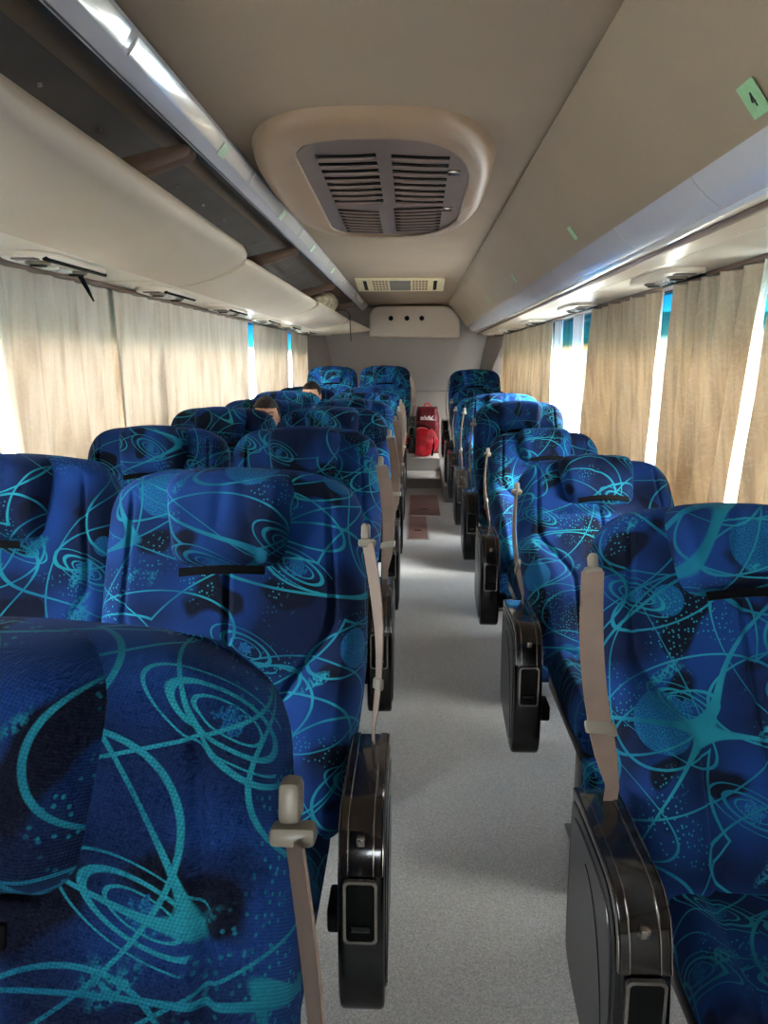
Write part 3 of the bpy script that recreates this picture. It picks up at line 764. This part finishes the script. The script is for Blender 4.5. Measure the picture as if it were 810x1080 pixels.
def belt(root, s, rec, twist, seed):
    rnd = random.Random(seed); c_, s_ = math.cos(rec), math.sin(rec)
    def B(x, y, z): return Vector((x, .045+y*c_+z*s_, .418-y*s_+z*c_))
    g0 = B(s*.284, -.074, .600); g1 = Vector((s*.300, .005, .672)); n_ = 16; P = []; Wd = []
    for i in range(n_+1):
        t = i/n_; p = g0.lerp(g1, t)
        p += Vector((s*.018*math.sin(math.pi*t), -.012*math.sin(math.pi*t), 0)); P.append(p)
        a = twist[0]+(twist[1]-twist[0])*sstep(.15, .8, t)
        d = (g1-g0).normalized(); ax = Vector((1, 0, 0)); ax = (ax-d*ax.dot(d)).normalized(); bx = d.cross(ax)
        wd_ = .022 if t < .85 else .022-.010*(t-.85)/.15
        Wd.append((ax*math.cos(a)+bx*math.sin(a))*wd_)
    P.append(g1+Vector((0, .012, -.05))); Wd.append(Wd[-1])
    bl = MB().ribbon(P, Wd, .0022).build('seat_belt', 'web', root)
    i = 12; p = P[i]; w = Wd[i].normalized(); d = (P[i+1]-P[i-1]).normalized(); nn = w.cross(d)
    mt = Matrix((w, nn, d)).transposed().to_4x4(); mt.translation = p
    bm = MB().box(-.029, .029, -.005, .005, -.011, .011, .004)
    bm.v = [tuple(mt @ Vector(v)) for v in bm.v]; bm.build('belt_tongue', 'bplast', bl)

def seat(x, y, z, rec, label, side, twist=(.1, .2), seed=0, console=True, yaw=0.0):
    r = empty('coach_seat', (x, y, z), R(yaw)); tag(r, label, 'seat', 'coach seats')
    rec = R(rec)
    bk = link('backrest', back_me, r, (0, .045, .418), (-rec, 0, 0))
    link('back_shell', shell_me, bk)
    hd = link('headrest', head_me, bk); link('headrest_strap', strap_me, hd)
    link('seat_cushion', cush_me, r, (0, 0, .43)); link('leg_rest', legr_me, r, (0, -.452, .375), (R(-4), 0, 0))
    link('seat_base', base_me, r); link('hinge_plate', hinge_me, r, (-.18, 0, 0)); link('hinge_plate', hinge_me, r, (.18, 0, 0))
    for lx in (-.15, .15): link('leg', leg_me, r, (lx, 0, 0)); 
    if console:
        link('belt_guide', guide_me[side], bk)
        cn = link('console', console_me, r, (side*(.293 if side > 0 else .316), 0, 0))
        link('lid', lid_me, cn); link('trim_line', lines_me, cn); link('latch', latch_me, cn); link('recess_frame', recess_me, cn); link('pocket', pocket_me, cn); link('pull_lever', pull_me, cn)
        link('side_panel', side_me[side], cn); link('panel_groove', arc_me[side], cn)
        link('console_bracket', bracket_me, r, (side*.240, 0, 0))
        belt(r, side, rec, twist, seed)
    return r
LA = -.398; LWX = -.965; RX = .640
la = [(.41, 14, 'nearest blue seat at lower left, only its backrest and headrest in frame'),
      (1.39, 14, 'second blue seat from the camera in the left row beside the aisle, in full view'),
      (2.55, 19, 'third blue seat from the camera in the left row beside the aisle'),
      (3.58, 13, 'fourth blue seat from the camera in the left row beside the aisle'),
      (4.62, 18, 'fifth blue seat from the camera in the left row beside the aisle'),
      (5.62, 17, 'sixth blue seat from the camera in the left row beside the aisle'),
      (6.64, 14, 'seventh blue seat from the camera in the left row beside the aisle'),
      (8.20, 12, 'raised dark blue seat left of the aisle against the rear wall')]
for i, (y, rec, lab) in enumerate(la): seat(LA+(.08 if i == 7 else 0.024 if i == 0 else .022 if i == 1 else 0), y, RH if i == 7 else 0, rec, lab, 1, [(1.1, 1.35), (1.0, 1.3), (.1, .5), (.5, .2), (.2, .6), (.4, .2), (.3, .3), (.3, .3)][i], i)
lw = [(1.60, 12, 'blue window seat at the left picture edge, half cut by the frame'),
      (2.60, 20, 'second blue seat by the left curtains, behind the cut one'),
      (3.64, 16, 'third blue seat by the left curtains, the seat hiding part of a face'),
      (4.64, 19, 'blue window seat on the left where the dark-haired person sits behind the third one'),
      (5.62, 13, 'fifth blue seat by the left curtains'),
      (6.66, 14, 'sixth blue seat by the left curtains, with the farther person in it'),
      (8.20, 15, 'raised dark blue window seat in the far left corner')]
for i, (y, rec, lab) in enumerate(lw): seat(LWX+(.075 if i == 6 else 0), y, RH if i == 6 else 0, rec, lab, 1, seed=20+i, console=False)
rs = [(1.20, 31, 'nearest blue seat on the right, cut by the picture edge, with a wide beige belt'),
      (2.30, 38, 'second blue seat from the camera on the right, leaning back'),
      (3.40, 38, 'third blue seat from the camera on the right'),
      (4.50, 20, 'fourth blue seat from the camera on the right, brightly lit'),
      (5.45, 17, 'fifth blue seat from the camera on the right'),
      (6.50, 33, 'sixth blue seat from the camera on the right, mostly hidden'),
      (7.33, 26, 'dark blue seventh seat on the right before the raised one'),
      (8.15, 16, 'raised bright blue seat right of the red bags')]
for i, (y, rec, lab) in enumerate(rs): seat(RX, y, .14 if i == 7 else 0, rec, lab, -1, [(.1, -.2), (1.40, 1.48), (1.42, 1.45), (1.4, 1.45), (1.4, 1.4), (1.4, 1.4), (1.4, 1.4), (1.4, 1.4)][i], 40+i)

# ------------------------------------------------------------------ red bags on the rear steps
b1 = empty('duffel_bag', (.088, 9.17, .264)); tag(b1, 'bright red rounded bag on the rear step, in front of the backpack', 'bag')
m = MB().ball((0, 0, .175), (.2, .14, .178), 36, 24)
m.v = [(v[0]*(1+.06*mnoise.noise(Vector(v)*14)), v[1]+.02*mnoise.noise(Vector(v)*16), max(.002, v[2]+.016*mnoise.noise(Vector(v)*11+Vector((3, 1, 0))))) for v in m.v]
m.build('bag_body', 'red', b1)
MB().tube([(-.11+.022*k, -.03, .315+.055*math.sin(math.pi*k/10)) for k in range(11)], .009).build('handle', 'strap', b1)
MB().tube([(.165*math.sin(R(a)), -.04, .175+.165*math.cos(R(a))) for a in range(-60, 121, 12)], .006).build('piping', 'white', b1)
MB().ribbon([(.12, -.11, .02), (.14, -.115, .12), (.135, -.09, .24)], [(.012, 0, 0)]*3, .004).build('strap', 'strap', b1)
b2 = empty('backpack', (.155, 9.46, .264)); tag(b2, 'dark red backpack with white lettering standing behind the bright red bag', 'backpack')
m = pad(lambda z: .152-.03*sstep(.35, .58, z), 0, .575, lambda x, z: .09, lambda x, z: .08, .06, 32, 40)
m.v = [(v[0]+.012*mnoise.noise(Vector(v)*9), v[1]+.015*mnoise.noise(Vector(v)*10), max(0.002, v[2])) for v in m.v]
m.build('pack_body', 'dred', b2)
pk = pad(lambda z: .125, .10, .40, lambda x, z: .045, lambda x, z: .01, .035, 20, 20); pk.v = [(v[0], v[1]-.085, v[2]) for v in pk.v]
pk.build('front_pocket', 'dred', b2)
MB().tube([(-.05+.01*k, .0, .565+.05*math.sin(math.pi*k/10)) for k in range(11)], .009).build('handle', 'red', b2)
lg = MB()
for x0, x1, x2 in ((-.075, -.055, -.03), (-.03, -.005, .02), (.02, .045, .07)):
    lg.ribbon([(x0, -.098, .455), (x1, -.103, .425), (x2, -.099, .47)], [(.012, 0, .006)]*3, .006)
lg.box(-.085, .085, -.101, -.094, .415, .428, .002)
lg.build('white_lettering', 'white', b2)

# ------------------------------------------------------------------ seated people
def person(x, y, zs, turn, top, shirt, label):
    k = top
    r = empty('person', (x, y, 0), 0); tag(r, label, 'person')
    hz = zs+.60*k; hy = .06
    b = MB()
    hd = MB().ball((0, 0, 0), (.075, .094, .112), 32, 24)
    def face(v):
        X_, Y_, Z_ = v
        if Y_ < 0:
            Y_ -= .020*math.exp(-(X_/.011)**2-((Z_+.018)/.022)**2)             # nose
            Y_ += .010*math.exp(-((abs(X_)-.030)/.014)**2-((Z_-.008)/.011)**2)  # eye sockets
            Y_ -= .005*math.exp(-(X_/.022)**2-((Z_+.058)/.008)**2)              # lips
            Y_ -= .008*math.exp(-(X_/.02)**2-((Z_+.095)/.015)**2)               # chin
            if Z_ < -.03: X_ *= 1-.25*sstep(.03, .11, -Z_)
        return (X_, Y_, Z_)
    rz = Matrix.Rotation(turn, 3, 'Z')
    def H(v): q = rz @ Vector(v); return (q.x, hy+q.y, hz+q.z)
    b.add([H(face(v)) for v in hd.v], hd.f)
    for s in (-1, 1):
        e = MB().ball((s*.077, .012, -.005), (.010, .020, .031), 12, 10); b.add([H(v) for v in e.v], e.f)
    b.tube([(0, hy+.02, hz-.06), (0, hy+.03, hz-.13), (0, .08, hz-.17)], [.047, .05, .06], 14)
    sh = hz-.20
    tor = [(0, .08, sh+.02), (0, .07, sh-.06), (0, .05, sh-.18), (0, .0, zs+.14), (0, -.05, zs+.07)]
    for p, q in zip(tor, tor[1:]):
        for t in (0, .33, .66): c_ = Vector(p).lerp(Vector(q), t); b.ball(c_, (.155*k, .095*k, .085), 20, 12)
    b.ball((0, -.04, zs+.08), (.155*k, .12, .085), 20, 12)
    for s in (-1, 1):
        b.ball((s*.165*k, .08, sh-.01), (.062, .058, .058), 16, 10)
        b.tube([(s*.17*k, .08, sh-.02), (s*.205*k, .02, sh-.22), (s*.16*k, -.14, zs+.17), (s*.10*k, -.24, zs+.15)], [.052, .042, .034, .026], 12)
        b.ball((s*.085*k, -.285, zs+.145), (.036, .045, .018), 14, 10)
        for fgr in range(4): b.tube([(s*(.062+.016*fgr)*k, -.31, zs+.145), (s*(.058+.016*fgr)*k, -.35, zs+.142), (s*(.056+.016*fgr)*k, -.372, zs+.13)], [.0085, .008, .007], 8)
        b.tube([(s*.06*k, -.28, zs+.15), (s*.04*k, -.31, zs+.147), (s*.035*k, -.335, zs+.14)], [.010, .009, .008], 8)
        b.tube([(s*.085, -.04, zs+.075), (s*.095, -.25, zs+.078), (s*.10, -.45, zs+.078)], [.082, .074, .060], 16)
        b.tube([(s*.10, -.45, zs+.078), (s*.10, -.49, zs-.05), (s*.10, -.50, .10)], [.060, .054, .038], 14)
        b.ball((s*.10, -.545, .045), (.045, .115, .042), 16, 10)
    me = b.mesh('tmp', 'skin', merge=0)
    tmp = bpy.data.objects.new('tmp', me); COL.objects.link(tmp)
    md = tmp.modifiers.new('r', 'REMESH'); md.mode = 'VOXEL'; md.voxel_size = .0065; md.use_smooth_shade = True
    sm = tmp.modifiers.new('s', 'SMOOTH'); sm.iterations = 2; sm.factor = .4
    dg = bpy.context.evaluated_depsgraph_get(); ev = bpy.data.meshes.new_from_object(tmp.evaluated_get(dg))
    ev.name = 'body'; bpy.data.objects.remove(tmp)
    body = link('body', ev, r)
    ev.materials.clear(); ev.materials.append(M['skin'])
    def garment(name, mat, test, off):
        bm = bmesh.new(); bm.from_mesh(ev); bm.normal_update()
        nv_ = {v: v.normal.copy() for v in bm.verts}
        for v in bm.verts: v.co += nv_[v]*off
        bmesh.ops.delete(bm, geom=[f_ for f_ in bm.faces if not test(f_.calc_center_median())], context='FACES')
        m2 = bpy.data.meshes.new(name); bm.to_mesh(m2); bm.free()
        for p_ in m2.polygons: p_.use_smooth = True
        m2.materials.clear(); m2.materials.append(M[mat]); return link(name, m2, r)
    garment('shirt', shirt, lambda c_: c_.z < sh+.085 and c_.z > zs+.06 and c_.y > -.18 and not (c_.y < -.05 and c_.z < zs+.11), .007)
    garment('trousers', 'trous', lambda c_: c_.z < zs+.17 and c_.z > .10 and not (c_.y < -.2 and c_.z > zs+.135 and abs(c_.x) < .19) and not (c_.y < -.05 and c_.z > zs+.15), .006)
    garment('shoes', 'strap', lambda c_: c_.z < .11, .006)
    hr = MB().ball((0, .008, .012), (.083, .100, .112), 40, 30)
    keep = []; V2 = []
    for v in hr.v:
        X_, Y_, Z_ = v; V2.append((X_*(1+.03*mnoise.noise(Vector(v)*40)), Y_+.005*mnoise.noise(Vector(v)*45), Z_+.006*mnoise.noise(Vector(v)*38)))
    F2 = []
    for f_ in hr.f:
        cz = sum(hr.v[i][2] for i in f_)/len(f_); cy = sum(hr.v[i][1] for i in f_)/len(f_)
        if cz > .055-(.0 if cy < -.03 else .15*sstep(-.03, .03, cy)): F2.append(f_)
    hm = MB().add([H(v) for v in V2], F2).build('hair', 'hair', r)
    sd = hm.modifiers.new('t', 'SOLIDIFY'); sd.thickness = .012; sd.offset = -1
    for s in (-1, 1):
        e = MB().ball((s*.030, -.078, .008), (.012, .006, .0055), 12, 8); MB().add([H(v) for v in e.v], e.f).build('eye', 'eye', r)
        br = MB().tube([(s*.014, -.091, .028), (s*.030, -.089, .033), (s*.046, -.078, .029)], .003, 6); MB().add([H(v) for v in br.v], br.f).build('eyebrow', 'hair', r)
    mo = MB().tube([(-.020, -.083, -.059), (0, -.092, -.057), (.020, -.083, -.059)], .0035, 6); MB().add([H(v) for v in mo.v], mo.f).build('mouth', 'lips', r)
    return r
person(-.905, 4.62, .49, R(12), .93, 'shirt', 'dark-haired person sitting by the left curtains, half the face showing past a seat')
person(-.890, 6.60, .49, R(-18), 1.0, 'bshirt', 'person farther back by the left curtains, only the dark hair showing above the seats')

# ------------------------------------------------------------------ outside
gd = MB().box(-60, 60, -40, 90, -1.3, -1.2); gd = gd.build('ground', 'concrete', smooth=False); st(gd, 'pale concrete yard outside the coach', 'ground')
bd = empty('shop_building', (8., 30., -1.2)); tag(bd, 'cream shop building with orange bands seen through the wide right window gap', 'building')
MB().box(-4.5, 9, 0, 6, 0, 4.4).build('building_wall', 'cream', bd, smooth=False)
for z in (1.9, 3.0): MB().box(-4.55, 9, -.15, .05, z, z+.28).build('orange_band', 'orange', bd, smooth=False)
for k in range(6): MB().box(-4.1+k*2.1, -2.6+k*2.1, -.06, .02, 2.25, 2.95).build('shop_window', 'win', bd, smooth=False)
for k in range(6): MB().box(-4.2+k*2.1, -2.8+k*2.1, -.08, .02, .75, 1.85).build('shutter', 'pink' if k % 2 == 0 else 'win', bd, smooth=False)

# ------------------------------------------------------------------ light, camera
wd_ = bpy.data.worlds.new('overcast_sky'); sc.world = wd_; wd_.use_nodes = True
bgn = wd_.node_tree.nodes['Background']; bgn.inputs[0].default_value = (.93, .97, 1.0, 1); bgn.inputs[1].default_value = 13.0
sl_ = bpy.data.lights.new('hazy_sun', 'SUN'); sl_.energy = 22; sl_.angle = R(35); sl_.color = (1, .97, .92)
so_ = bpy.data.objects.new('hazy_sun', sl_); COL.objects.link(so_); so_.rotation_euler = Vector((-.75, .30, -.58)).to_track_quat('-Z', 'Y').to_euler()
cd = bpy.data.cameras.new('camera'); cam = bpy.data.objects.new('camera', cd); COL.objects.link(cam)
cd.sensor_fit = 'VERTICAL'; cd.sensor_height = 36; cd.sensor_width = 27; cd.lens = 811/1080*36; cd.clip_start = .02; cd.clip_end = 300
cam.location = (0, 0, FZ); cam.rotation_euler = (R(90-11.09), 0, R(2.26))
sc.camera = cam
vs_ = sc.view_settings; sc.display_settings.display_device = 'sRGB'; vs_.view_transform = 'Standard'; vs_.look = 'None'; vs_.gamma = 1; vs_.use_curve_mapping = False
vs_.exposure = 1.22
cy = sc.cycles; cy.use_denoising = True; cy.max_bounces = 10; cy.diffuse_bounces = 6; cy.glossy_bounces = 4; cy.transmission_bounces = 6; cy.transparent_max_bounces = 12; cy.sample_clamp_indirect = 8
